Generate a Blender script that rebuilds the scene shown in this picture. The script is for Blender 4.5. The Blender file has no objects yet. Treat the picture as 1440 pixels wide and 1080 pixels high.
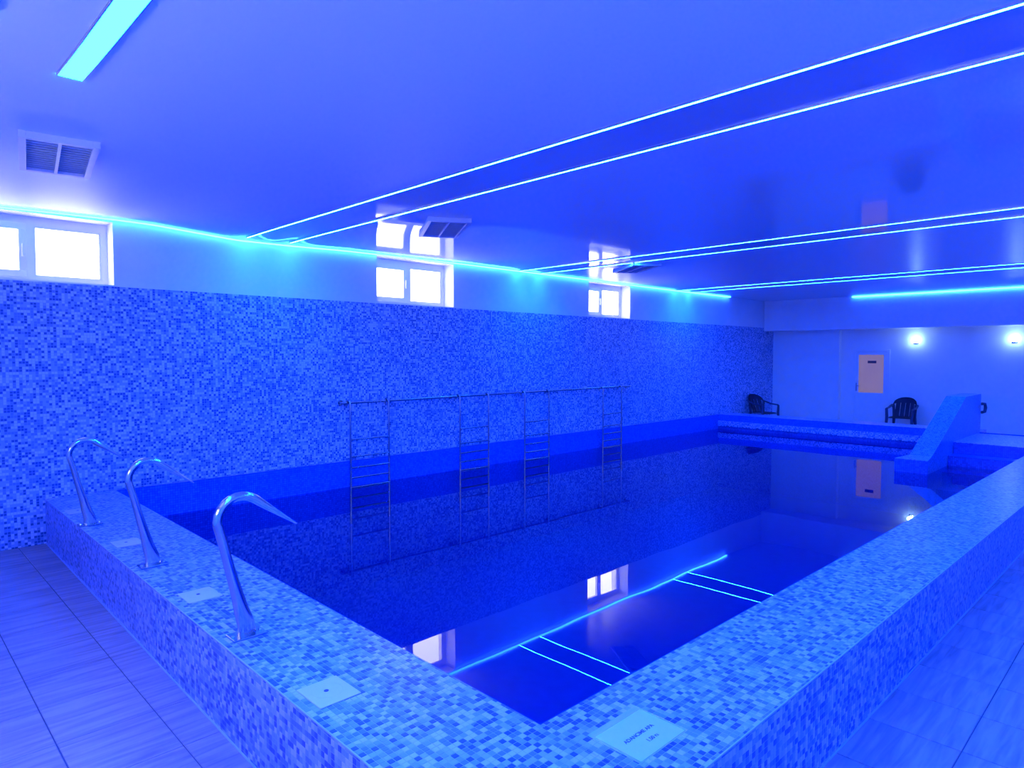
import bpy, bmesh, math, random
import numpy as np
from mathutils import Vector, Matrix

random.seed(7)
C = bpy.context.scene.collection
sc = bpy.context.scene
PI = math.pi

# ------------------------------------------------------------------ camera
cam = bpy.data.cameras.new('camera')
cam.sensor_width = 36.0
cam.lens = 936.0 / 1440.0 * 36.0
cam.clip_end = 200
cam_o = bpy.data.objects.new('camera', cam)
C.objects.link(cam_o)
cam_o.location = (0, 0, 1.8)
cam_o.rotation_euler = (math.radians(90 - 2.508), 0, math.radians(45.4855))
sc.camera = cam_o

# ------------------------------------------------------------------ world, exposure
world = bpy.data.worlds.new('world')
sc.world = world
world.use_nodes = True
bg = world.node_tree.nodes['Background']
bg.inputs['Color'].default_value = (1.0, 0.96, 0.72, 1)
bg.inputs['Strength'].default_value = 8.0
sc.view_settings.view_transform = 'Standard'
sc.view_settings.look = 'None'
sc.view_settings.gamma = 1
sc.view_settings.exposure = 0.0
sc.view_settings.use_curve_mapping = False
sc.cycles.use_denoising = True
sc.cycles.max_bounces = 10
sc.cycles.diffuse_bounces = 6
sc.cycles.glossy_bounces = 5
sc.cycles.transparent_max_bounces = 12
sc.cycles.sample_clamp_indirect = 8.0

LED = (0.0055, 0.092, 1.0)      # colour of the blue light emitting diodes
LED_LINE = 430.0               # radiance of the thin ceiling lines
LED_COVE = 60.0               # radiance of the strip along the wall
LED_PANEL = 190.0              # radiance of the wide ceiling fitting
LAMP = 22.0                    # wall lamps

# ------------------------------------------------------------------ materials
def nodes_of(name):
    m = bpy.data.materials.new(name)
    m.use_nodes = True
    nt = m.node_tree
    return m, nt, nt.nodes['Principled BSDF']

def plain(name, col, rough=0.5, metal=0.0, noise=0.0, nscale=8.0, spec=0.5, bump=0.0, bscale=60.0):
    m, nt, b = nodes_of(name)
    b.inputs['Roughness'].default_value = rough
    b.inputs['Metallic'].default_value = metal
    b.inputs['Specular IOR Level'].default_value = spec
    tc = nt.nodes.new('ShaderNodeTexCoord')
    if noise > 0:
        n = nt.nodes.new('ShaderNodeTexNoise'); n.inputs['Scale'].default_value = nscale
        n.inputs['Detail'].default_value = 4
        nt.links.new(tc.outputs['Object'], n.inputs['Vector'])
        r = nt.nodes.new('ShaderNodeValToRGB')
        r.color_ramp.elements[0].position = 0.3; r.color_ramp.elements[1].position = 0.7
        r.color_ramp.elements[0].color = tuple(c * (1 - noise) for c in col) + (1,)
        r.color_ramp.elements[1].color = tuple(min(1, c * (1 + noise)) for c in col) + (1,)
        nt.links.new(n.outputs['Fac'], r.inputs['Fac'])
        nt.links.new(r.outputs['Color'], b.inputs['Base Color'])
    else:
        b.inputs['Base Color'].default_value = col + (1,)
    if bump > 0:
        n2 = nt.nodes.new('ShaderNodeTexNoise'); n2.inputs['Scale'].default_value = bscale
        nt.links.new(tc.outputs['Object'], n2.inputs['Vector'])
        bp = nt.nodes.new('ShaderNodeBump'); bp.inputs['Strength'].default_value = bump
        bp.inputs['Distance'].default_value = 0.004
        nt.links.new(n2.outputs['Fac'], bp.inputs['Height'])
        nt.links.new(bp.outputs['Normal'], b.inputs['Normal'])
    return m

def emit(name, col, s):
    m = bpy.data.materials.new(name); m.use_nodes = True
    nt = m.node_tree; nt.nodes.remove(nt.nodes['Principled BSDF'])
    e = nt.nodes.new('ShaderNodeEmission')
    e.inputs['Color'].default_value = tuple(col) + (1,); e.inputs['Strength'].default_value = s
    nt.links.new(e.outputs[0], nt.nodes['Material Output'].inputs['Surface'])
    return m

PITCH, OFF = 0.025, 0.37
def mosaic(name, steps, grout, rough=0.25, gap=0.06, spec=0.4, patch=0.0):
    """square glass mosaic: one random tone per cell of the object's own grid, recessed joints"""
    m, nt, b = nodes_of(name)
    N, L = nt.nodes, nt.links
    tc = N.new('ShaderNodeTexCoord')
    sc_ = N.new('ShaderNodeVectorMath'); sc_.operation = 'MULTIPLY_ADD'
    sc_.inputs[1].default_value = (1 / PITCH,) * 3; sc_.inputs[2].default_value = (OFF,) * 3
    L.new(tc.outputs['Object'], sc_.inputs[0])
    fl = N.new('ShaderNodeVectorMath'); fl.operation = 'FLOOR'; L.new(sc_.outputs[0], fl.inputs[0])
    fr = N.new('ShaderNodeVectorMath'); fr.operation = 'FRACTION'; L.new(sc_.outputs[0], fr.inputs[0])
    wn = N.new('ShaderNodeTexWhiteNoise'); wn.noise_dimensions = '3D'; L.new(fl.outputs[0], wn.inputs['Vector'])
    val = wn.outputs['Value']
    if patch > 0:
        nz = N.new('ShaderNodeTexNoise'); nz.inputs['Scale'].default_value = 3.5; nz.inputs['Detail'].default_value = 2
        L.new(tc.outputs['Object'], nz.inputs['Vector'])
        s1 = N.new('ShaderNodeMath'); s1.operation = 'MULTIPLY_ADD'; s1.inputs[1].default_value = patch; s1.inputs[2].default_value = -patch / 2
        L.new(nz.outputs['Fac'], s1.inputs[0])
        s2 = N.new('ShaderNodeMath'); s2.operation = 'ADD'; s2.use_clamp = True
        L.new(val, s2.inputs[0]); L.new(s1.outputs[0], s2.inputs[1]); val = s2.outputs[0]
    rp = N.new('ShaderNodeValToRGB'); rp.color_ramp.interpolation = 'CONSTANT'
    el = rp.color_ramp.elements
    el[0].position = 0; el[0].color = steps[0][1] + (1,)
    el[1].position = steps[1][0]; el[1].color = steps[1][1] + (1,)
    for p, c in steps[2:]:
        e = el.new(p); e.color = c + (1,)
    L.new(val, rp.inputs['Fac'])
    # distance to the nearest joint, ignoring the axis the face looks along
    d = N.new('ShaderNodeVectorMath'); d.operation = 'SUBTRACT'; L.new(fr.outputs[0], d.inputs[0]); d.inputs[1].default_value = (0.5,) * 3
    ab = N.new('ShaderNodeVectorMath'); ab.operation = 'ABSOLUTE'; L.new(d.outputs[0], ab.inputs[0])
    an = N.new('ShaderNodeVectorMath'); an.operation = 'ABSOLUTE'; L.new(tc.outputs['Normal'], an.inputs[0])
    df = N.new('ShaderNodeVectorMath'); df.operation = 'SUBTRACT'; L.new(ab.outputs[0], df.inputs[0]); L.new(an.outputs[0], df.inputs[1])
    sp = N.new('ShaderNodeSeparateXYZ'); L.new(df.outputs[0], sp.inputs[0])
    m1 = N.new('ShaderNodeMath'); m1.operation = 'MAXIMUM'; L.new(sp.outputs[0], m1.inputs[0]); L.new(sp.outputs[1], m1.inputs[1])
    m2 = N.new('ShaderNodeMath'); m2.operation = 'MAXIMUM'; L.new(m1.outputs[0], m2.inputs[0]); L.new(sp.outputs[2], m2.inputs[1])
    gt = N.new('ShaderNodeMath'); gt.operation = 'GREATER_THAN'; gt.inputs[1].default_value = 0.5 - gap; L.new(m2.outputs[0], gt.inputs[0])
    mx = N.new('ShaderNodeMix'); mx.data_type = 'RGBA'
    L.new(gt.outputs[0], mx.inputs['Factor']); L.new(rp.outputs['Color'], mx.inputs[6]); mx.inputs[7].default_value = grout + (1,)
    L.new(mx.outputs[2], b.inputs['Base Color'])
    b.inputs['Roughness'].default_value = rough
    b.inputs['Specular IOR Level'].default_value = spec
    return m

M = {}
M['plaster'] = plain('plaster', (0.78, 0.78, 0.80), 0.6, noise=0.03, nscale=3, bump=0.15)
M['film'] = plain('film', (0.74, 0.76, 0.80), 0.06, spec=0.5)
M['film_matt'] = plain('film_matt', (0.80, 0.88, 0.86), 0.55, spec=0.35)
M['film_satin'] = plain('film_satin', (0.74, 0.76, 0.80), 0.28, spec=0.5)
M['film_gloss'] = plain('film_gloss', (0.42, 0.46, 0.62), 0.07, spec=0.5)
M['mos_wall'] = mosaic('mosaic_wall', [(0, (0.03, 0.07, 0.28)), (0.22, (0.14, 0.22, 0.52)), (0.46, (0.26, 0.36, 0.64)), (0.70, (0.50, 0.58, 0.78))], (0.28, 0.37, 0.62), 0.3, patch=0.25)
M['mos_coping'] = mosaic('mosaic_coping', [(0, (0.025, 0.07, 0.33)), (0.18, (0.10, 0.18, 0.56)), (0.40, (0.18, 0.28, 0.70)), (0.62, (0.27, 0.355, 0.76)), (0.80, (0.44, 0.46, 0.80))], (0.31, 0.36, 0.74), 0.3, patch=0.2)
M['mos_slide'] = mosaic('mosaic_slide', [(0, (0.03, 0.12, 0.42)), (0.3, (0.06, 0.20, 0.55)), (0.7, (0.10, 0.26, 0.62))], (0.16, 0.30, 0.62), 0.3)
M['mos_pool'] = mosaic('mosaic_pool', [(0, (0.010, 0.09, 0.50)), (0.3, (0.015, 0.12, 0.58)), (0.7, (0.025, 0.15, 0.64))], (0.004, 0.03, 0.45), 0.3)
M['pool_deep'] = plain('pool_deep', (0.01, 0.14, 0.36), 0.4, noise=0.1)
M['white'] = plain('white_plastic', (0.78, 0.78, 0.80), 0.3, noise=0.02)
M['cover'] = plain('cover_plastic', (0.62, 0.54, 0.82), 0.4, noise=0.03, nscale=30)
M['grout_bead'] = plain('grout_bead', (0.36, 0.44, 0.72), 0.5, noise=0.05)
M['steel'] = plain('steel', (0.55, 0.56, 0.60), 0.15, 1.0, noise=0.03, nscale=20)
M['steel_base'] = plain('steel_base', (0.34, 0.35, 0.40), 0.25, 1.0, noise=0.04, nscale=20)
M['steel_dull'] = plain('steel_dull', (0.36, 0.37, 0.43), 0.22, 1.0, noise=0.05, nscale=20)
M['chair'] = plain('chair_plastic', (0.02, 0.03, 0.10), 0.35, noise=0.15)
M['dark'] = plain('dark_plastic', (0.03, 0.03, 0.08), 0.4, noise=0.1)
M['skirting'] = plain('skirting', (0.12, 0.08, 0.09), 0.4, noise=0.1)
M['vent'] = plain('vent_metal', (0.66, 0.66, 0.70), 0.45, noise=0.04)
M['vent_in'] = plain('vent_inside', (0.10, 0.10, 0.16), 0.7, noise=0.1)
M['alu'] = plain('aluminium', (0.5, 0.5, 0.55), 0.35, 0.8, noise=0.03)
M['paper'] = plain('paper', (0.50, 0.57, 0.88), 0.5, noise=0.02, nscale=20)
M['ink'] = plain('ink', (0.05, 0.06, 0.12), 0.6, noise=0.1)
M['led_line'] = emit('led_line', LED, LED_LINE)
M['led_cove'] = emit('led_cove', (0.010, 0.085, 1.0), LED_COVE)
M['led_panel'] = emit('led_panel', (0.0016, 0.094, 1.0), LED_PANEL)
M['lamp'] = emit('lamp_glass', (0.50, 0.90, 1.0), LAMP)

# sleeve: clear plastic
m, nt, b = nodes_of('clear_sleeve')
b.inputs['Base Color'].default_value = (0.75, 0.8, 0.9, 1); b.inputs['Roughness'].default_value = 0.15; b.inputs['Alpha'].default_value = 0.35
M['sleeve'] = m

# frosted door glass; warm light from behind is put in as its own emission
m, nt, b = nodes_of('door_glass')
n = nt.nodes.new('ShaderNodeTexNoise'); n.inputs['Scale'].default_value = 2.0
tc = nt.nodes.new('ShaderNodeTexCoord'); nt.links.new(tc.outputs['Object'], n.inputs['Vector'])
r = nt.nodes.new('ShaderNodeValToRGB')
r.color_ramp.elements[0].color = (0.34, 0.22, 0.12, 1); r.color_ramp.elements[1].color = (0.44, 0.29, 0.14, 1)
nt.links.new(n.outputs['Fac'], r.inputs['Fac']); nt.links.new(r.outputs['Color'], b.inputs['Emission Color'])
b.inputs['Emission Strength'].default_value = 0.48
b.inputs['Base Color'].default_value = (0.2, 0.2, 0.2, 1); b.inputs['Roughness'].default_value = 0.35
M['door_glass'] = m

# window glass
m = bpy.data.materials.new('window_glass'); m.use_nodes = True
nt = m.node_tree; nt.nodes.remove(nt.nodes['Principled BSDF'])
tr = nt.nodes.new('ShaderNodeBsdfTransparent'); tr.inputs[0].default_value = (0.95, 0.96, 0.95, 1)
gl = nt.nodes.new('ShaderNodeBsdfGlossy'); gl.inputs['Roughness'].default_value = 0.02
fr = nt.nodes.new('ShaderNodeFresnel'); fr.inputs[0].default_value = 1.45
mx = nt.nodes.new('ShaderNodeMixShader')
ge = nt.nodes.new('ShaderNodeNewGeometry')          # mirror on the outer face of the pane only
iv = nt.nodes.new('ShaderNodeMath'); iv.operation = 'SUBTRACT'; iv.inputs[0].default_value = 1.0
nt.links.new(ge.outputs['Backfacing'], iv.inputs[1])
mu = nt.nodes.new('ShaderNodeMath'); mu.operation = 'MULTIPLY'
nt.links.new(fr.outputs[0], mu.inputs[0]); nt.links.new(iv.outputs[0], mu.inputs[1])
nt.links.new(mu.outputs[0], mx.inputs[0]); nt.links.new(tr.outputs[0], mx.inputs[1]); nt.links.new(gl.outputs[0], mx.inputs[2])
nt.links.new(mx.outputs[0], nt.nodes['Material Output'].inputs['Surface'])
M['glass'] = m

# pool water: mirror by Fresnel over a deep blue tint
m = bpy.data.materials.new('pool_water'); m.use_nodes = True
nt = m.node_tree; nt.nodes.remove(nt.nodes['Principled BSDF'])
tr = nt.nodes.new('ShaderNodeBsdfTransparent'); tr.inputs[0].default_value = (0.03, 0.45, 0.84, 1)
gl = nt.nodes.new('ShaderNodeBsdfGlossy'); gl.inputs['Roughness'].default_value = 0.0
gl.inputs['Color'].default_value = (0.95, 0.97, 1, 1)
fr = nt.nodes.new('ShaderNodeFresnel'); fr.inputs[0].default_value = 1.333
tc = nt.nodes.new('ShaderNodeTexCoord')
nz = nt.nodes.new('ShaderNodeTexNoise'); nz.inputs['Scale'].default_value = 1.3; nz.inputs['Detail'].default_value = 1
bp = nt.nodes.new('ShaderNodeBump'); bp.inputs['Strength'].default_value = 0.05; bp.inputs['Distance'].default_value = 0.02
nt.links.new(tc.outputs['Object'], nz.inputs['Vector']); nt.links.new(nz.outputs['Fac'], bp.inputs['Height'])
nt.links.new(bp.outputs[0], gl.inputs['Normal']); nt.links.new(bp.outputs[0], fr.inputs['Normal'])
mx = nt.nodes.new('ShaderNodeMixShader')
nt.links.new(fr.outputs[0], mx.inputs[0]); nt.links.new(tr.outputs[0], mx.inputs[1]); nt.links.new(gl.outputs[0], mx.inputs[2])
nt.links.new(mx.outputs[0], nt.nodes['Material Output'].inputs['Surface'])
M['water'] = m

# streaked stoneware floor tile, a little different from tile to tile
m, nt, b = nodes_of('deck_tile')
tc = nt.nodes.new('ShaderNodeTexCoord'); oi = nt.nodes.new('ShaderNodeObjectInfo')
geo = nt.nodes.new('ShaderNodeNewGeometry')
mp = nt.nodes.new('ShaderNodeMapping'); mp.inputs['Scale'].default_value = (26, 2.2, 1)
ad = nt.nodes.new('ShaderNodeVectorMath'); ad.operation = 'ADD'
ml = nt.nodes.new('ShaderNodeMath'); ml.operation = 'MULTIPLY'; ml.inputs[1].default_value = 37.0
nt.links.new(oi.outputs['Random'], ml.inputs[0]); nt.links.new(geo.outputs['Position'], ad.inputs[0]); nt.links.new(ml.outputs[0], ad.inputs[1])
nt.links.new(ad.outputs[0], mp.inputs['Vector'])
n = nt.nodes.new('ShaderNodeTexNoise'); n.inputs['Scale'].default_value = 1.0; n.inputs['Detail'].default_value = 5; n.inputs['Distortion'].default_value = 0.6
nt.links.new(mp.outputs[0], n.inputs['Vector'])
r = nt.nodes.new('ShaderNodeValToRGB')
r.color_ramp.elements[0].position = 0.3; r.color_ramp.elements[0].color = (0.19, 0.140, 0.20, 1)
r.color_ramp.elements[1].position = 0.62; r.color_ramp.elements[1].color = (0.38, 0.275, 0.36, 1)
nt.links.new(n.outputs['Fac'], r.inputs['Fac']); nt.links.new(r.outputs[0], b.inputs['Base Color'])
b.inputs['Roughness'].default_value = 0.38
M['deck'] = m
M['deck_grout'] = plain('deck_grout', (0.10, 0.09, 0.14), 0.8, noise=0.1)

# ------------------------------------------------------------------ helpers
def link(name, bm, mat, parent=None, smooth=False, loc=None, rotz=0.0):
    me = bpy.data.meshes.new(name)
    bmesh.ops.recalc_face_normals(bm, faces=bm.faces)
    bm.to_mesh(me); bm.free()
    if smooth:
        for p in me.polygons: p.use_smooth = True
    me.materials.append(mat)
    o = bpy.data.objects.new(name, me); C.objects.link(o)
    if parent is not None: o.parent = parent
    if loc is not None: o.location = loc
    o.rotation_euler[2] = rotz
    return o

def auto(o, ang=40):
    """smooth but keep the hard edges"""
    me = o.data
    for p in me.polygons: p.use_smooth = True
    bm = bmesh.new(); bm.from_mesh(me)
    for e in bm.edges:
        if len(e.link_faces) == 2 and e.calc_face_angle(0) > math.radians(ang): e.smooth = False
    bm.to_mesh(me); bm.free()
    return o

def box(bm, x0, x1, y0, y1, z0, z1, bev=0.0):
    r = bmesh.ops.create_cube(bm, size=1.0)
    vs = r['verts']
    for v in vs:
        v.co = Vector((x0 + (v.co.x + .5) * (x1 - x0), y0 + (v.co.y + .5) * (y1 - y0), z0 + (v.co.z + .5) * (z1 - z0)))
    if bev > 0:
        es = list({e for v in vs for e in v.link_edges})
        bmesh.ops.bevel(bm, geom=es, offset=bev, segments=2, affect='EDGES', profile=0.5)
    return bm

def boxobj(name, dims, mat, parent=None, bev=0.0, **k):
    return link(name, box(bmesh.new(), *dims, bev=bev), mat, parent, **k)

def prism(bm, pts, z0, z1):
    lo = [bm.verts.new((x, y, z0)) for x, y in pts]; hi = [bm.verts.new((x, y, z1)) for x, y in pts]
    n = len(pts)
    bm.faces.new(lo[::-1]); bm.faces.new(hi)
    for i in range(n): bm.faces.new((lo[i], lo[(i + 1) % n], hi[(i + 1) % n], hi[i]))
    return bm

def sweep(bm, path, side, ra, rb, n=12, cap=True):
    """elliptical tube: ra along the fixed vector side, rb across it; ra and rb per point or one number"""
    path = [Vector(p) for p in path]; side = Vector(side).normalized(); rings = []
    for i, p in enumerate(path):
        t = (path[min(i + 1, len(path) - 1)] - path[max(i - 1, 0)]).normalized()
        s = (side - t * side.dot(t)).normalized(); u = t.cross(s)
        a = ra[i] if isinstance(ra, (list, tuple)) else ra
        b_ = rb[i] if isinstance(rb, (list, tuple)) else rb
        rings.append([bm.verts.new(p + s * (a * math.cos(2 * PI * k / n)) + u * (b_ * math.sin(2 * PI * k / n))) for k in range(n)])
    for A, B in zip(rings, rings[1:]):
        for k in range(n): bm.faces.new((A[k], A[(k + 1) % n], B[(k + 1) % n], B[k]))
    if cap: bm.faces.new(rings[0][::-1]); bm.faces.new(rings[-1])
    return bm

def tag(o, label=None, cat=None, group=None, kind=None):
    if label: o['label'] = label
    if cat: o['category'] = cat
    if group: o['group'] = group
    if kind: o['kind'] = kind
    return o

def thing(name, loc, label, cat, group=None, rotz=0.0):
    o = bpy.data.objects.new(name, None); C.objects.link(o)
    o.empty_display_size = 0.1
    o.location = loc; o.rotation_euler[2] = rotz
    return tag(o, label, cat, group)

def struct(name, loc=(0, 0, 0)):
    o = bpy.data.objects.new(name, None); C.objects.link(o); o.location = loc; o['kind'] = 'structure'
    return o

def copy_tree(o, parent=None):
    c = o.copy(); C.objects.link(c)
    if parent is not None: c.parent = parent
    for ch in list(o.children): copy_tree(ch, c)
    return c

# ------------------------------------------------------------------ setting
XL, XR, YN, YF, ZC = -7.6, 1.5, -1.5, 17.15, 3.15
TOP, WATER = 0.43, 0.09
SLP = -0.012                                    # the pool sits a little skew in the room
def xin(y): return -1.642 + 0.012 * (y - 1.762)       # inner edge, right
def xout(y): return xin(y) + 0.556
def yin(x): return 1.762 - 0.0105 * (x + 1.642)       # inner edge, left
def yout(x): return yin(x) - 0.588
YE, YB = 14.17, 14.76                           # far end of the pool, inner and outer edge

# floor: grout bed with individual tiles on top; a hole where the pool is
floor = struct('floor')
bm = bmesh.new()
for d in ((XL - .3, XR, YN, 1.75), (xin(1.75), XR, 1.75, YB), (XL - .3, XR, 14.2, YF + .2)):
    box(bm, *d, -0.15, -0.004)
o = link('grout_bed', bm, M['deck_grout'], floor)
TX, TY = 0.4210, 0.4172
def tile_mesh(w, d, name='tile'):
    bm = bmesh.new(); box(bm, 0, w, 0, d, -0.012, 0.0)
    bmesh.ops.bevel(bm, geom=[e for e in bm.edges if all(v.co.z > -0.001 for v in e.verts)], offset=0.0015, segments=1, affect='EDGES')
    me = bpy.data.meshes.new(name); bmesh.ops.recalc_face_normals(bm, faces=bm.faces); bm.to_mesh(me); bm.free(); me.materials.append(M['deck'])
    return me
cache = {}
GAP = 0.006
rest = bmesh.new()
def lay(x0, x1, y0, y1, single):
    if x1 - x0 < 0.03 or y1 - y0 < 0.03: return
    if single:
        key = (round(x1 - x0, 3), round(y1 - y0, 3))
        if key not in cache: cache[key] = tile_mesh(key[0] - GAP, key[1] - GAP)
        o = bpy.data.objects.new('tile', cache[key]); C.objects.link(o); o.parent = floor
        o.location = (x0 + GAP / 2, y0 + GAP / 2, random.uniform(-0.0004, 0.0004))
    else:
        box(rest, x0 + GAP / 2, x1 - GAP / 2, y0 + GAP / 2, y1 - GAP / 2, -0.012, 0)
xs = [-0.67 + TX * k for k in range(-18, 7)]
ys = [1.02 + TY * k for k in range(-7, 41)]
n_single = 0
for i in range(len(xs) - 1):
    for j in range(len(ys) - 1):
        x0, x1, y0, y1 = xs[i], xs[i + 1], ys[j], ys[j + 1]
        x0, x1, y0, y1 = max(x0, XL), min(x1, XR), max(y0, YN), min(y1, YF)
        if x1 <= x0 or y1 <= y0: continue
        xm, ym = (x0 + x1) / 2, (y0 + y1) / 2
        if y0 < 1.25 and x0 < -0.6:                      # strip in front of the left coping
            y1 = min(y1, 1.24)
            vis = y0 > -0.3
        elif ym > YB - .3:
            y0 = max(y0, 14.5); vis = False
        elif x1 > -1.08:                                  # strip beside the right coping
            x0 = max(x0, -1.09); vis = (x0 < 0.2 and y0 < 14.2 and y0 > 1.2)
        else: continue
        if vis: n_single += 1
        lay(x0, x1, y0, y1, vis)
o = link('far_tiles', rest, M['deck'], floor); o['kind'] = 'stuff'
print('single tiles', n_single)

# left wall: mosaic below, plaster with three window openings above
wall_left = struct('wall_left')
ZM = 2.485
boxobj('mosaic_cladding', (XL - .02, XL, YN, 17.0, TOP, ZM), M['mos_wall'], wall_left)
bm = bmesh.new(); box(bm, XL - .02, XL, YN, yout(XL) + .02, 0, TOP); link('mosaic_foot', bm, M['mos_wall'], wall_left)
bm = bmesh.new(); box(bm, XL - .02, XL, YB - .02, 17.0, 0, TOP); link('mosaic_foot', bm, M['mos_wall'], wall_left)
WX = XL - .015
WINS = [(0.55, 1.868), (4.965, 6.285), (9.43, 10.69)]
WZ0, WZ1 = 2.475, 3.125
bm = bmesh.new()
box(bm, WX - .4, WX - .006, YN, 17.2, -1.3, WZ0)
box(bm, WX - .4, WX, YN, 17.2, WZ1, 3.4)
edges = [YN] + [v for w in WINS for v in w] + [17.2]
for a, b_ in zip(edges[::2], edges[1::2]): box(bm, WX - .4, WX, a, b_, WZ0, WZ1)
link('plaster_wall', bm, M['plaster'], wall_left)

# far wall: pier at the left, recessed wall with the door, beam overhead
wall_far = struct('wall_far')
boxobj('plaster_pier', (XL, -5.965, 17.0, YF + .3, 0, 3.3), M['plaster'], wall_far)
DX0, DX1, DZ1 = -5.70, -4.885, 1.925
bm = bmesh.new()
box(bm, -5.965, DX0, YF, YF + .3, 0, 3.3); box(bm, DX1, XR, YF, YF + .3, 0, 3.3); box(bm, DX0, DX1, YF, YF + .3, DZ1, 3.3)
link('plaster_wall', bm, M['plaster'], wall_far)
boxobj('beam', (XL, XR, 16.45, YF, 2.40, 3.3), M['plaster'], wall_far)
wall_right = struct('wall_right')
boxobj('plaster_wall', (XR, XR + .3, YN - .3, YF + .3, -.15, 3.4), M['plaster'], wall_right)
# wall behind the viewer, with an unseen window added to daylight this end
wall_near = struct('wall_near')
NW = (-3.6, -1.2, 1.85, 2.70)
bm = bmesh.new()
box(bm, XL - .4, NW[0], YN - .3, YN, -.15, 3.4); box(bm, NW[1], XR + .3, YN - .3, YN, -.15, 3.4)
box(bm, NW[0], NW[1], YN - .3, YN, -.15, NW[2]); box(bm, NW[0], NW[1], YN - .3, YN, NW[3], 3.4)
link('plaster_wall', bm, M['plaster'], wall_near)
bm = bmesh.new()
box(bm, NW[0], NW[1], YN - .26, YN - .2, NW[2], NW[2] + .06); box(bm, NW[0], NW[1], YN - .26, YN - .2, NW[3] - .06, NW[3])
for q in (NW[0], (NW[0] + NW[1]) / 2 - .03, NW[1] - .06): box(bm, q, q + .06, YN - .26, YN - .2, NW[2] + .06, NW[3] - .06)
fr_o = link('window_frame', bm, M['white'], wall_near)
boxobj('pane', (NW[0] + .05, NW[1] - .05, YN - .235, YN - .229, NW[2] + .05, NW[3] - .05), M['glass'], fr_o)
bb = boxobj('baseboard_far', (DX1 + .06, XR, YF - .02, YF, 0.0, .11), M['skirting']); bb['kind'] = 'structure'

# ceiling: glossy stretched film, pulled out of flat round the vents
VENTS = [(-5.33, 0.995, -8.5), (-5.49, 4.40, -31.0), (-5.95, 8.50, -34.0)]
def led_z(y):
    py = [-2, .97, 1.4, 1.88, 2.22, 2.62, 3.1, 3.76, 4.43, 6.3, 8.9, 12.6, 14.6, 20]
    pz = [3.139, 3.139, 3.150, 3.156, 3.153, 3.128, 3.098, 3.107, 3.127, 3.145, 3.145, 3.145, 3.155, 3.15]
    return float(np.interp(y, py, pz))
def film_z(x, y):
    z = ZC
    d = 0.0
    hold = 1.0
    for yl in (3.215, 3.735, 7.60, 8.09, 12.24, 12.80): hold *= 1 - math.exp(-((y - yl) / 0.16) ** 2)
    w = math.exp(-((x - XL) / 0.35) ** 2)
    z += (led_z(y) - 3.140) * w * hold
    for i, (vx, vy, a) in enumerate(VENTS):
        r2 = (x - vx) ** 2 + (y - vy) ** 2
        d -= 0.030 * math.exp(-r2 / 0.50 ** 2)
    r2 = (x + 4.0) ** 2 + (y - .78) ** 2
    d += 0.012 * math.exp(-r2 / 0.35 ** 2)
    return z + d * hold
nx, ny = 116, 232
gx = np.linspace(XL - .02, XR + .02, nx); gy = np.linspace(YN - .02, 16.5, ny)
verts = [(x, y, film_z(x, y)) for y in gy for x in gx]
faces = [(j * nx + i, (j + 1) * nx + i, (j + 1) * nx + i + 1, j * nx + i + 1) for j in range(ny - 1) for i in range(nx - 1)]
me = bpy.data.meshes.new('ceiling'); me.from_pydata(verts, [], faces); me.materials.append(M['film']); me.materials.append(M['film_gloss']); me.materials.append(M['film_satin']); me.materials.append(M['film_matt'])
for p in me.polygons:
    p.use_smooth = True
    yc = p.center.y
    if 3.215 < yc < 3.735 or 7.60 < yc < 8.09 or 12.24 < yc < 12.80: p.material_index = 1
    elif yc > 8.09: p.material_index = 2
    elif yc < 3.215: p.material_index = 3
ceiling = bpy.data.objects.new('ceiling', me); C.objects.link(ceiling); ceiling['kind'] = 'structure'
boxobj('slab', (XL - .5, XR + .4, YN - .4, YF + .4, 3.4, 3.55), M['plaster'], ceiling)

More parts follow.
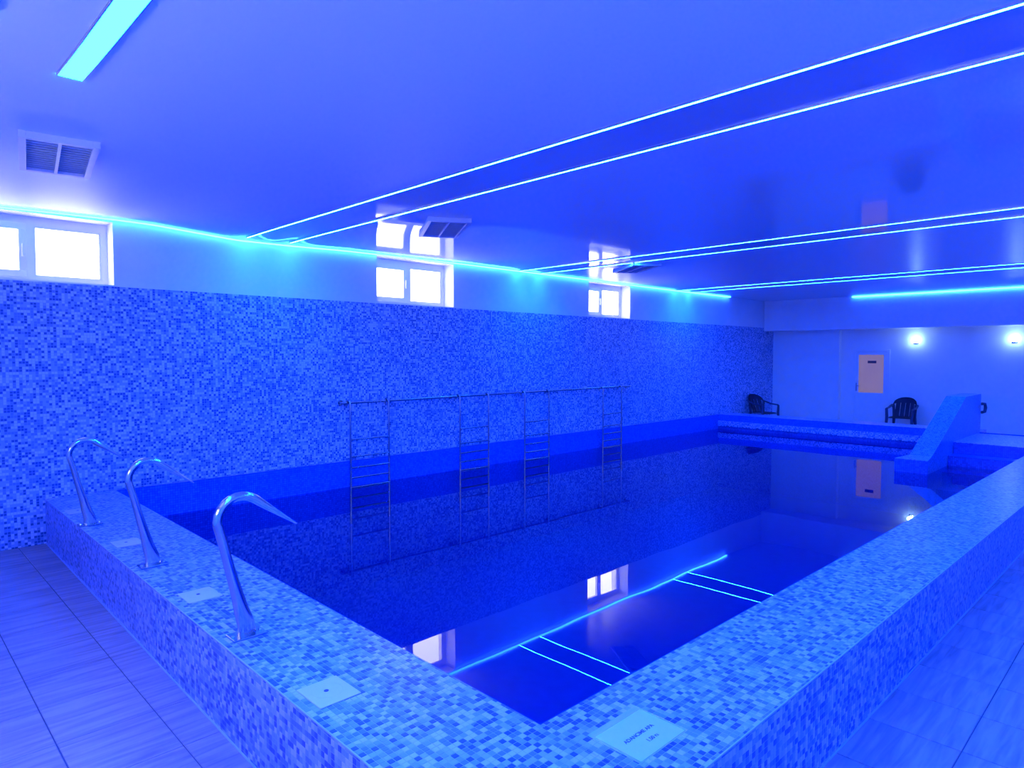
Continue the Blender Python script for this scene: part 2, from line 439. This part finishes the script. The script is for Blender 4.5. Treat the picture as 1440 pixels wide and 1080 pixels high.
# windows
def window(idx, y0, y1):
    w = struct('window_%d' % idx)
    F, D = WX - .22, .06
    z0, z1, fw = WZ0 + .025, WZ1, .055
    ym = (y0 + y1) / 2 - .0
    bm = bmesh.new()
    box(bm, F - D, F, y0, y1, z0, z0 + fw); box(bm, F - D, F, y0, y1, z1 - fw - .03, z1)
    box(bm, F - D, F, y0, y0 + fw, z0 + fw, z1 - fw - .03); box(bm, F - D, F, y1 - fw, y1, z0 + fw, z1 - fw - .03)
    box(bm, F - D, F, ym - .035, ym + .035, z0 + fw, z1 - fw - .03)
    link('frame', bm, M['white'], w)
    # opening sash at the left, standing a little proud
    a0, a1, b0, b1, s = y0 + fw - .012, ym - .023, z0 + fw - .012, z1 - fw - .018, .062
    bm = bmesh.new(); G = F + .018
    box(bm, G - .05, G, a0, a1, b0, b0 + s, .004); box(bm, G - .05, G, a0, a1, b1 - s, b1, .004)
    box(bm, G - .05, G, a0, a0 + s, b0 + s, b1 - s, .004); box(bm, G - .05, G, a1 - s, a1, b0 + s, b1 - s, .004)
    sash = link('sash', bm, M['white'], w)
    boxobj('pane', (G - .03, G - .024, a0 + s - .006, a1 - s + .006, b0 + s - .006, b1 - s + .006), M['glass'], sash)
    bm = bmesh.new(); box(bm, G, G + .03, a1 - .04, a1 - .022, (b0 + b1) / 2 - .06, (b0 + b1) / 2 + .06, .004)
    link('handle', bm, M['white'], sash)
    # fixed light at the right with its glazing bead
    c0, c1, d0, d1, s = ym + .035, y1 - fw, z0 + fw, z1 - fw - .03, .018
    bm = bmesh.new()
    box(bm, F - .03, F - .008, c0, c1, d0, d0 + s); box(bm, F - .03, F - .008, c0, c1, d1 - s, d1)
    box(bm, F - .03, F - .008, c0, c0 + s, d0 + s, d1 - s); box(bm, F - .03, F - .008, c1 - s, c1, d0 + s, d1 - s)
    link('glazing_bead', bm, M['white'], w)
    boxobj('pane', (F - .035, F - .029, c0 - .004, c1 + .004, d0 - .004, d1 + .004), M['glass'], w)
    boxobj('sill', (F, WX, y0, y1, WZ0 + .001, WZ0 + .025), M['white'], w)
    return w
for i, (a, b_) in enumerate(WINS): window(i + 1, a, b_)

# door in the far wall
door = struct('door_1')
bm = bmesh.new(); f = .055
box(bm, DX0, DX0 + f, YF - .012, YF + .07, 0, DZ1, .004); box(bm, DX1 - f, DX1, YF - .012, YF + .07, 0, DZ1, .004)
box(bm, DX0 + f, DX1 - f, YF - .012, YF + .07, DZ1 - f, DZ1, .004)
link('door_frame', bm, M['white'], door)
boxobj('light_stop', (DX0 - .3, DX1 + .3, YF + .3, YF + .4, 0, 3.3), M['dark'], door)  # unseen dark backing added to stop outside light leaking round the door
a0, a1, gz0, gz1, s = DX0 + f + .003, DX1 - f - .003, .90, 1.80, .075
bm = bmesh.new()
box(bm, a0, a0 + s, YF, YF + .05, .01, DZ1 - f - .003); box(bm, a1 - s, a1, YF, YF + .05, .01, DZ1 - f - .003)
box(bm, a0 + s, a1 - s, YF, YF + .05, gz1, DZ1 - f - .003); box(bm, a0 + s, a1 - s, YF, YF + .05, gz0 - .10, gz0); box(bm, a0 + s, a1 - s, YF, YF + .05, .01, .13)
leaf = link('door_leaf', bm, M['white'], door)
boxobj('lower_panel', (a0 + s, a1 - s, YF + .012, YF + .04, .13, gz0 - .10), M['white'], leaf)
boxobj('pane', (a0 + s - .004, a1 - s + .004, YF + .015, YF + .03, gz0 - .004, gz1 + .004), M['door_glass'], leaf)
boxobj('name_plate', (-5.37, -5.18, YF + .008, YF + .014, 1.60, 1.66), M['dark'], leaf)
bm = bmesh.new(); box(bm, a0 + .02, a0 + .05, YF - .008, YF, .93, 1.13, .004); sweep(bm, [(a0 + .035, YF - .006, 1.06), (a0 + .035, YF - .05, 1.06), (a0 + .05, YF - .06, 1.06), (a0 + .14, YF - .06, 1.06)], (0, 0, 1), .009, .009, 8)
link('door_handle', bm, M['steel'], leaf)

# ------------------------------------------------------------------ swimming pool
pool = thing('swimming_pool', (0, 0, 0), 'raised indoor swimming pool with blue mosaic rim filling the hall', 'pool')

def pads(name, bounds, axis, level, sign, keep, parent, mat):
    """raised mosaic pads on one face of a coping: axis is the face's normal axis in the object's own grid"""
    h, inset = 0.0014, 0.0016
    ax = [i for i in range(3) if i != axis]
    (u0, u1), (v0, v1) = bounds
    V, F = [], []
    ku0, ku1 = math.floor(u0 / PITCH + OFF), math.ceil(u1 / PITCH + OFF)
    kv0, kv1 = math.floor(v0 / PITCH + OFF), math.ceil(v1 / PITCH + OFF)
    for ku in range(ku0, ku1):
        for kv in range(kv0, kv1):
            a0, a1 = max(u0, (ku - OFF) * PITCH + inset), min(u1, (ku + 1 - OFF) * PITCH - inset)
            b0, b1 = max(v0, (kv - OFF) * PITCH + inset), min(v1, (kv + 1 - OFF) * PITCH - inset)
            if a1 - a0 < .004 or b1 - b0 < .004 or not keep((a0 + a1) / 2, (b0 + b1) / 2): continue
            n = len(V); e = .0007
            for (p, q, l) in ((a0, b0, 0), (a1, b0, 0), (a1, b1, 0), (a0, b1, 0), (a0 + e, b0 + e, h), (a1 - e, b0 + e, h), (a1 - e, b1 - e, h), (a0 + e, b1 - e, h)):
                c = [0, 0, 0]; c[ax[0]] = p; c[ax[1]] = q; c[axis] = level + sign * l
                V.append(tuple(c))
            F += [(n + 4, n + 5, n + 6, n + 7), (n, n + 1, n + 5, n + 4), (n + 1, n + 2, n + 6, n + 5), (n + 2, n + 3, n + 7, n + 6), (n + 3, n, n + 4, n + 7)]
    me = bpy.data.meshes.new(name); me.from_pydata(V, [], F); me.materials.append(mat)
    bm = bmesh.new(); bm.from_mesh(me)
    top = [f for f in bm.faces]
    bmesh.ops.recalc_face_normals(bm, faces=top)
    for f in bm.faces:
        pass
    bm.to_mesh(me); bm.free()
    if len(me.polygons):
        nrm = me.polygons[0].normal[axis]
        if nrm * sign < 0: me.flip_normals()
    o = bpy.data.objects.new(name, me); C.objects.link(o); o.parent = parent; o['kind'] = 'stuff'
    return o

# coping along the left side: own frame, origin at the near inner corner, x to the right
WL = 0.588
lc_loc, lc_rot = (-1.642, 1.762, 0), -0.0105
x_end, x_beg = 0.560, -(7.6 - 1.642) + .003
lc = link('coping', box(bmesh.new(), x_beg, x_end, -WL, 0, 0, TOP), M['mos_coping'], pool, loc=lc_loc, rotz=lc_rot)
pads('mosaic_tiles', ((-2.6, x_end), (-WL, 0)), 2, TOP, 1, lambda u, v: True, lc, M['mos_coping'])
pads('mosaic_tiles', ((-2.6, x_end), (0, TOP)), 1, -WL, -1, lambda u, v: True, lc, M['mos_coping'])
boxobj('edge_bead', (x_beg, x_end, -WL - .002, -WL + .003, TOP - .004, TOP + .002), M['grout_bead'], lc)
boxobj('floor_seal', (x_beg, x_end, -WL - .008, -WL, 0, .007), M['grout_bead'], lc)
# coping along the right side
WR = 0.556
rc = link('coping', box(bmesh.new(), 0, WR, .004, 12.75, 0, TOP), M['mos_coping'], pool, loc=(-1.642, 1.762, 0), rotz=-0.012)
pads('mosaic_tiles', ((0, WR), (.004, 3.0)), 2, TOP, 1, lambda u, v: True, rc, M['mos_coping'])
pads('mosaic_tiles', ((.004, 3.0), (0, TOP)), 0, WR, 1, lambda u, v: True, rc, M['mos_coping'])
boxobj('edge_bead', (WR - .003, WR + .002, -.5, 12.75, TOP - .004, TOP + .002), M['grout_bead'], rc)
boxobj('floor_seal', (WR, WR + .008, -.5, 12.75, 0, .007), M['grout_bead'], rc)
# coping across the far end
boxobj('coping', (XL + .003, -2.573, YE, YB, 0, TOP), M['mos_coping'], pool)
# inner faces and bottom
PA, PB, PC, PD = (XL + .010, yin(XL)), (-1.642, 1.762), (xin(YE), YE), (XL + .010, YE)
bm = bmesh.new()
ZB = -1.25
def wallquad(bm, p, q, z0, z1, th):
    d = (Vector(q) - Vector(p)).normalized(); n = Vector((-d.y, d.x)) * th
    prism(bm, [p, q, (q[0] + n.x, q[1] + n.y), (p[0] + n.x, p[1] + n.y)], z0, z1)
for nm, p, q in (('inner_wall', PA, PB), ('inner_wall', PB, PC), ('inner_wall', PC, PD), ('inner_wall', PD, PA)):
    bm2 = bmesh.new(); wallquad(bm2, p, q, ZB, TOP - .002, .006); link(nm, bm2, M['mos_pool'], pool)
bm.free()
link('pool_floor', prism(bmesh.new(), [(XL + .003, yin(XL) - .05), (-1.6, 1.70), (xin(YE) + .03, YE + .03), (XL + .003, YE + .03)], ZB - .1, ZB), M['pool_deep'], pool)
boxobj('ledge', (XL + .01, -2.86, YE - .05, YE - .007, .165, .285), M['mos_coping'], pool, bev=.006)
# landing and steps in the far right corner
boxobj('landing', (-2.571, xin(13) + .02, 12.30, 13.95, -.6, TOP - .001), M['mos_coping'], pool)
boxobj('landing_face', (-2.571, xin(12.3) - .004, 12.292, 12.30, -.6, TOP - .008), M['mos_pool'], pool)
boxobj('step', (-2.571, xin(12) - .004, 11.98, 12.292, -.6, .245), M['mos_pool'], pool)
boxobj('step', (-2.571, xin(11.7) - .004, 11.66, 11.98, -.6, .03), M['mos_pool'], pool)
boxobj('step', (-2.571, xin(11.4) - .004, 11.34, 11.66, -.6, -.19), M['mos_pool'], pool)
boxobj('step', (-2.571, -1.0, 13.95, 14.76, 0, .20), M['mos_coping'], pool)

# water
bm = bmesh.new()
vs = [bm.verts.new((x, y, WATER)) for x, y in ((PA[0] + .004, PA[1] + .008), (PB[0] - .008, PB[1] + .008), (PC[0] - .008, PC[1] - .008), (PD[0] + .004, PD[1] - .008))]
bm.faces.new(vs)
tag(link('pool_water', bm, M['water']), 'still deep blue water mirroring the windows and ceiling lights', 'water')

# ------------------------------------------------------------------ water slide
sl = thing('water_slide', (-2.72, 12.5, 0), 'mosaic covered block slide sloping down into the far right pool corner', 'slide')
def side_profile(bm, x0, x1, prof, dx0=0.0):
    A = [bm.verts.new((x0, y, z)) for y, z in prof]; B = [bm.verts.new((x1, y, z)) for y, z in prof]
    n = len(prof)
    bm.faces.new(A); bm.faces.new(B[::-1])
    for i in range(n): bm.faces.new((A[i], B[i], B[(i + 1) % n], A[(i + 1) % n]))
    return bm
def rel(bm, o):
    bmesh.ops.translate(bm, verts=bm.verts, vec=-Vector(o.location)); return bm
prof = [(11.06, -.9), (11.06, .325), (12.0, .675), (13.08, 1.105), (14.22, 1.110), (14.22, 0.0), (13.9, -.9)]
link('slide_body', rel(side_profile(bmesh.new(), -2.86, -2.573, prof), sl), M['mos_slide'], sl)
bm = bmesh.new()
lo = [(-3.0, 10.86), (-2.573, 10.86), (-2.573, 11.06), (-2.86, 11.06)]
zt = [.285, .285, .325, .325]
a = [bm.verts.new((x, y, -.25)) for x, y in lo]; b_ = [bm.verts.new((x, y, z)) for (x, y), z in zip(lo, zt)]
bm.faces.new(a[::-1]); bm.faces.new(b_)
for i in range(4): bm.faces.new((a[i], a[(i + 1) % 4], b_[(i + 1) % 4], b_[i]))
link('slide_lip', rel(bm, sl), M['mos_slide'], sl)
boxobj('lip_face', (-3.0 + 2.72, -2.573 + 2.72, 10.852 - 12.5, 10.86 - 12.5, -.25, .278), M['mos_pool'], sl)
bm = bmesh.new()
sweep(bm, [(-2.56, 14.225, .93), (-2.525, 14.28, .93), (-2.515, 14.285, .86), (-2.525, 14.28, .79), (-2.56, 14.225, .78)], (1, 0, 0), .027, .027, 8)
link('grab_handle', rel(bm, sl), M['dark'], sl, smooth=True)

# ------------------------------------------------------------------ swan neck water spouts
def make_spout():
    t = thing('water_spout', (-3.19, 1.317, TOP + .002), 'nearest of three chrome swan neck water spouts on the left rim', 'water spout', 'swan neck spouts on the left rim')
    pts = [(0, 0.005), (-.003, .06), (-.024, .13), (-.045, .22), (-.075, .34), (-.105, .47), (-.128, .56)]
    c, R = Vector((-.018, .575)), .112
    for k in range(0, 9):
        an = math.radians(178 - k * 15.5); pts.append((c.x + R * math.cos(an), c.y + R * math.sin(an)))
    l = Vector(pts[-1])
    for s in (.05, .12, .19, .26): pts.append((l.x + .80 * s, l.y - .60 * s))
    n = len(pts)
    ra, rb = [], []
    for i in range(n):
        if i < 5: a, b_ = [.019, .019, .019, .0205, .022][i], [.048, .043, .036, .029, .0245][i]
        elif i < n - 4: a = b_ = .022
        else: a = [.0225, .024, .026, .028][i - n + 4]; b_ = [.020, .015, .010, .0045][i - n + 4]
        ra.append(a); rb.append(b_)
    bm = sweep(bmesh.new(), [(0, y, z) for y, z in pts], (1, 0, 0), ra, rb, 16)
    auto(link('neck', bm, M['steel'], t), 50)
    link('base_plate', box(bmesh.new(), -.055, .055, -.082, .082, 00.0, .009, bev=.003), M['steel_base'], t)
    for sx in (-.066, .066):   # one bolt each side of the foot
        bm = bmesh.new(); bmesh.ops.create_cone(bm, cap_ends=True, segments=8, radius1=.010, radius2=.007, depth=.008, matrix=Matrix.Translation((0, sx, .013)))
        link('bolt', bm, M['steel'], t)
    return t
sp = make_spout()
for loc, lab in (((-4.69, 1.332, TOP + .002), 'middle one of three chrome swan neck water spouts on the left rim'),
                 ((-6.18, 1.300, TOP + .002), 'chrome swan neck water spout nearest the mosaic wall')):
    c = copy_tree(sp); c.location = loc; c['label'] = lab

# skimmer covers set in the left rim
def make_cover():
    t = thing('hatch_cover', (-2.41, 1.325, TOP), 'white square hatch cover in the rim right of the nearest spout', 'cover', 'square hatch covers on the left rim')
    link('lid', box(bmesh.new(), -.1, .1, -.09, .09, 0.0008, .005, bev=.0015), M['cover'], t)
    bm = bmesh.new(); bmesh.ops.create_cone(bm, cap_ends=True, segments=16, radius1=.010, radius2=.010, depth=.0015, matrix=Matrix.Translation((-.01, -.005, .0055)))
    link('finger_hole', bm, M['dark'], t)
    # raised ring round the middle
    bm = bmesh.new()
    ring = [Vector((.062 * math.cos(2 * PI * k / 28) - .01, .062 * math.sin(2 * PI * k / 28), .0052)) for k in range(28)]
    R = []
    for p in ring:
        d = Vector((p.x + .01, p.y, 0)).normalized()
        R.append([bm.verts.new(p - d * .0016), bm.verts.new(p + Vector((0, 0, .0008))), bm.verts.new(p + d * .0016)])
    for k in range(28):
        for q in range(2): bm.faces.new((R[k][q], R[k][q + 1], R[(k + 1) % 28][q + 1], R[(k + 1) % 28][q]))
    link('ring', bm, M['cover'], t)
    return t
cv = make_cover()
for loc, lab in (((-3.915, 1.352, TOP), 'white square hatch cover between the nearest and the middle spout'),
                 ((-5.385, 1.362, TOP), 'white square hatch cover between the middle and the farthest spout'),
                 ((-6.79, 1.345, TOP), 'white square hatch cover between the farthest spout and the mosaic wall')):
    c = copy_tree(cv); c.location = loc; c['label'] = lab

# depth notice on the near corner
nt_ = thing('depth_notice', (-1.348, 1.975, TOP + .0015), 'light paper notice giving the water depth on the near rim corner', 'notice', rotz=-0.012)
link('plastic_sleeve', box(bmesh.new(), -.128, .106, -.146, .146, .0006, .0014), M['sleeve'], nt_)
link('sheet', box(bmesh.new(), -.099, .100, -.136, .136, .0016, .0024), M['paper'], nt_)
def lettering(body, size, loc, parent, mat, rotz=PI / 2):
    cu = bpy.data.curves.new('lettering', 'FONT'); cu.body = body; cu.size = size
    cu.align_x = 'CENTER'; cu.align_y = 'CENTER'; cu.extrude = .0002; cu.offset = .0006
    tmp = bpy.data.objects.new('tmp', cu); C.objects.link(tmp)
    dg = bpy.context.evaluated_depsgraph_get(); me = bpy.data.meshes.new_from_object(tmp.evaluated_get(dg))
    C.objects.unlink(tmp); bpy.data.objects.remove(tmp)
    me.name = 'lettering'; me.materials.clear(); me.materials.append(mat)
    o = bpy.data.objects.new('lettering', me); C.objects.link(o); o.parent = parent; o.location = loc; o.rotation_euler = (0, 0, rotz)
    return o
lettering('ADANCIME APA', .0235, (-.002, -.005, .0028), nt_, M['ink'])
lettering('1.50 m', .0235, (.045, .012, .0028), nt_, M['ink'])

# ------------------------------------------------------------------ rail and wall ladders
RX, RZ = XL + .075, 1.185
rail = thing('hand_rail', (RX, 4.35, RZ), 'long horizontal steel rail fixed along the mosaic wall above the water', 'rail')
bm = sweep(bmesh.new(), [(0, 0, 0), (0, 6.24, .02)], (1, 0, 0), .017, .017, 12); link('bar', bm, M['steel_dull'], rail, smooth=False)
auto(rail.children[0])
for yb in (.04, 1.85, 3.95, 6.20):
    bm = sweep(bmesh.new(), [(-.072, yb, .003), (-.012, yb, .003)], (0, 0, 1), .012, .012, 10)
    bmesh.ops.create_cone(bm, cap_ends=True, segments=16, radius1=.035, radius2=.033, depth=.008, matrix=Matrix.Translation((-.070, yb, .003)) @ Matrix.Rotation(PI / 2, 4, 'Y'))
    auto(link('bracket', bm, M['steel_dull'], rail))
def make_ladder(y0, w, label, src=None):
    t = thing('wall_ladder', (XL + .12, y0, RZ), label, 'ladder', 'steel ladders hung on the wall rail')
    for yy in (0, w):
        pts = [(0, yy, -1.55), (0, yy, -.9), (0, yy, -.3), (0, yy, -.02)]
        for k in range(1, 9):
            an = k * 22.5; pts.append((-.045 + .045 * math.cos(math.radians(an)), yy, -.012 + .045 * math.sin(math.radians(an))))
        pts.append((-.09, yy, -.04))
        auto(link('post', sweep(bmesh.new(), pts, (0, 1, 0), .014, .014, 10), M['steel_dull'], t))
    for z in (.715, .495, .352, .222, .098, -.04, -.17):
        auto(link('rung', sweep(bmesh.new(), [(0, 0, z - RZ), (0, w, z - RZ)], (1, 0, 0), .012, .012, 10), M['steel_dull'], t))
    return t
for y0, w, lab in ((4.462, .582, 'steel ladder on the wall rail nearest the spouts'), (6.285, .567, 'second steel ladder along the rail counted from the spouts'),
                   (7.643, .578, 'third steel ladder along the rail counted from the spouts'), (9.687, .564, 'steel ladder on the wall rail farthest from the spouts')):
    make_ladder(y0, w, lab)

# ------------------------------------------------------------------ plastic chairs
def make_chair(loc, rotz, label):
    """monobloc armchair, local front towards +x"""
    t = thing('plastic_chair', loc, label, 'chair', 'dark plastic chairs on the far deck', rotz)
    t.scale = (.95, .95, .98)
    m_ = M['chair']
    bm = bmesh.new()
    n = 8; rows = []
    for i in range(n + 1):
        u = i / n; x = -.20 + .44 * u
        hw = .20 + .03 * u; row = []
        for j in range(7):
            v = j / 6 * 2 - 1
            z = .42 - .018 * (1 - v * v) * math.sin(PI * min(1, u * 1.15)) + .008 * u - (.03 * max(0, u - .85) / .15)
            row.append(bm.verts.new((x, v * hw, z)))
        rows.append(row)
    for A, B in zip(rows, rows[1:]):
        for j in range(6): bm.faces.new((A[j], A[j + 1], B[j + 1], B[j]))
    bmesh.ops.solidify(bm, geom=bm.faces[:], thickness=.02)
    link('seat', bm, m_, t, smooth=True)
    # back: bowed shell with upright slats under an arched top
    def bx(v, z):
        return -.21 - .20 * ((z - .42) / .45) + .09 * v * v
    bm = bmesh.new()
    for v0, v1 in ((-.80, -.44), (-.40, -.02), (.02, .40), (.44, .80)):
        P = []
        for zz in (.40, .52, .64, .76):
            P.append([bm.verts.new((bx(v, zz), v * .24, zz)) for v in (v0, (v0 + v1) / 2, v1)])
        for A, B in zip(P, P[1:]):
            for j in range(2): bm.faces.new((A[j], A[j + 1], B[j + 1], B[j]))
    bmesh.ops.solidify(bm, geom=bm.faces[:], thickness=.014)
    link('back_slats', bm, m_, t, smooth=False)
    bm = bmesh.new(); K = 14; P = []
    for i in range(K + 1):
        v = i / K * 2 - 1
        zt = .665 + .19 * math.sqrt(max(0, 1 - (abs(v) ** 2.4))); zb = zt - (.055 + .075 * (1 - v * v))
        P.append([bm.verts.new((bx(v, zb), v * .265, zb)), bm.verts.new((bx(v, (zb + zt) / 2), v * .268, (zb + zt) / 2)), bm.verts.new((bx(v, zt), v * .265, zt))])
    for A, B in zip(P, P[1:]):
        for j in range(2): bm.faces.new((A[j], B[j], B[j + 1], A[j + 1]))
    bmesh.ops.solidify(bm, geom=bm.faces[:], thickness=.022)
    link('top_band', bm, m_, t, smooth=True)
    for s in (-1, 1):
        pts = [(-.24, s * .265, .68), (-.14, s * .275, .655), (-.02, s * .28, .625), (.12, s * .28, .615), (.20, s * .275, .612), (.232, s * .268, .59)]
        auto(link('armrest', sweep(bmesh.new(), pts, (0, 1, 0), .032, .017, 10), m_, t), 60)
        pts = [(.232, s * .268, .60), (.235, s * .258, .42), (.262, s * .275, .0)]
        auto(link('leg', sweep(bmesh.new(), pts, (0, 1, 0), [.030, .034, .024], [.020, .026, .024], 8), m_, t), 60)
        pts = [(-.235, s * .235, .69), (-.215, s * .215, .42), (-.275, s * .245, .0)]
        auto(link('leg', sweep(bmesh.new(), pts, (0, 1, 0), [.028, .034, .026], [.022, .028, .024], 8), m_, t), 60)
    return t
make_chair((-7.19, 15.60, 0), math.radians(-20), 'dark plastic armchair against the mosaic wall in the far left corner')
make_chair((-4.47, 16.62, 0), math.radians(-88), 'dark plastic armchair beside the door at the far wall')

# ------------------------------------------------------------------ wall lamps
def make_lamp(loc, label):
    t = thing('wall_lamp', loc, label, 'lamp', 'lit lamps on the far wall')
    link('back_plate', box(bmesh.new(), -.05, .05, -.012, 0, -.06, .06, bev=.004), M['steel'], t)
    auto(link('arm', sweep(bmesh.new(), [(0, -.01, -.02), (0, -.05, -.03), (0, -.07, -.01)], (1, 0, 0), .01, .01, 8), M['steel'], t))
    bm = bmesh.new(); bmesh.ops.create_uvsphere(bm, u_segments=20, v_segments=12, radius=.062, matrix=Matrix.Translation((0, -.105, .03)))
    link('globe', bm, M['lamp'], t, smooth=True)
    return t
make_lamp((-4.366, YF, 2.10), 'glowing globe wall lamp just right of the door')
make_lamp((-2.555, YF, 2.10), 'glowing globe wall lamp above the slide, at the right edge')

# ------------------------------------------------------------------ LED lines in the ceiling and along the wall
def line_x(y, x0, x1, w, label, mat, group='thin blue light lines in the ceiling'):
    t = thing('light_strip', ((x0 + x1) / 2, y, ZC), label, 'light strip', group)
    N = 60
    def ribbon(bm, ya, yb, dz0, dz1):
        A = []
        for i in range(N + 1):
            x = x0 + (x1 - x0) * i / N
            z = min(film_z(x, y), film_z(x, y - .05), film_z(x, y + .05)) - ZC
            X = x - (x0 + x1) / 2
            A.append([bm.verts.new((X, ya, z + dz0)), bm.verts.new((X, yb, z + dz0)), bm.verts.new((X, yb, z + dz1)), bm.verts.new((X, ya, z + dz1))])
        for P, Q in zip(A, A[1:]):
            for k in range(4): bm.faces.new((P[k], P[(k + 1) % 4], Q[(k + 1) % 4], Q[k]))
        bm.faces.new(A[0]); bm.faces.new(A[-1][::-1])
    bm = bmesh.new(); ribbon(bm, -w / 2, w / 2, -.012, -.002); link('diffuser', bm, mat, t)
    bm = bmesh.new(); ribbon(bm, -w / 2 - .006, -w / 2, -.013, .006); ribbon(bm, w / 2, w / 2 + .006, -.013, .006); link('channel', bm, M['alu'], t)
    return t
XA, XB = XL + .02, XR - .05
for y, lab in ((3.215, 'nearest thin blue light line crossing the ceiling to the right edge'),
               (3.735, 'second blue ceiling light line, the one just over the middle vent'),
               (7.60, 'third blue ceiling light line from the viewer'),
               (8.09, 'fourth blue ceiling light line, next past the third'),
               (12.24, 'fifth blue ceiling light line, first of the far pair'),
               (12.80, 'farthest blue light line crossing the ceiling')):
    line_x(y, XA, XB, .019, lab, M['led_line'])
line_x(.782, -3.87, XB, .100, 'wide bright cyan ceiling light fitting at the upper left', M['led_panel'], None)
line_x(.40, -3.30, XB, .035, 'thin cyan ceiling light line in the upper left corner', M['led_line'], None)

t = thing('light_strip', (XL + .03, 6.5, ZC), 'cyan light strip running along the top of the window wall', 'light strip')
bm = bmesh.new(); A = []
for i in range(161):
    y = YN + .05 + (14.6 - YN - .05) * i / 160
    z = led_z(y) - ZC
    A.append([bm.verts.new((-.013, y - 6.5, z - .014)), bm.verts.new((.013, y - 6.5, z - .014)), bm.verts.new((.013, y - 6.5, z - .002)), bm.verts.new((-.013, y - 6.5, z - .002))])
for P, Q in zip(A, A[1:]):
    for k in range(4): bm.faces.new((P[k], P[(k + 1) % 4], Q[(k + 1) % 4], Q[k]))
bm.faces.new(A[0]); bm.faces.new(A[-1][::-1])
link('diffuser', bm, M['led_cove'], t)
t = thing('light_strip', (-2.0, 16.42, ZC), 'blue light strip along the top of the far beam', 'light strip')
link('diffuser', box(bmesh.new(), -3.5, 3.4, -.012, .012, -.026, -.008), M['led_cove'], t)

# ------------------------------------------------------------------ ceiling vents
def make_vent(vx, vy, ang, label, size=1.0):
    zc = min(film_z(vx + dx, vy + dy) for dx in (-.4, 0, .4) for dy in (-.2, 0, .2))
    t = thing('ceiling_vent', (vx, vy, zc - .002), label, 'vent', 'louvred vents in the ceiling', math.radians(ang))
    L, W, fr_, th = .455 * size, .215 * size, .04, .022
    bm = bmesh.new()
    box(bm, -L, L, -W, -W + fr_, -th, .03, .003); box(bm, -L, L, W - fr_, W, -th, .03, .003)
    box(bm, -L, -L + fr_, -W + fr_, W - fr_, -th, .03, .003); box(bm, L - fr_, L, -W + fr_, W - fr_, -th, .03, .003)
    link('frame', bm, M['vent'], t)
    link('backing', box(bmesh.new(), -L + fr_, L - fr_, -W + fr_, W - fr_, .018, .03), M['vent_in'], t)
    link('centre_bar', box(bmesh.new(), -L + fr_, L - fr_, -.009, .009, -th + .002, .018), M['vent'], t)
    me, sl_ = None, (W - fr_ - .009)
    rows = 14
    for k in range(rows):
        x = -L + fr_ + (k + .5) * (2 * (L - fr_)) / rows
        for sy in (-1, 1):
            if me is None:
                bm = bmesh.new(); box(bm, -.018, .018, -sl_ / 2, sl_ / 2, -.0015, .0015)
                bmesh.ops.rotate(bm, verts=bm.verts, cent=(0, 0, 0), matrix=Matrix.Rotation(math.radians(30), 3, 'Y'))
                o = link('slat', bm, M['vent'], t); me = o.data
            else:
                o = bpy.data.objects.new('slat', me); C.objects.link(o); o.parent = t
            o.location = (x, sy * (.009 + sl_ / 2), -.004)
    return t
make_vent(*VENTS[0], 'louvred white vent in the ceiling at the left, above the nearest window', 0.98)
make_vent(*VENTS[1], 'louvred vent in the ceiling above the middle window')
make_vent(*VENTS[2], 'louvred vent above the farthest window, half hidden beside the light lines')
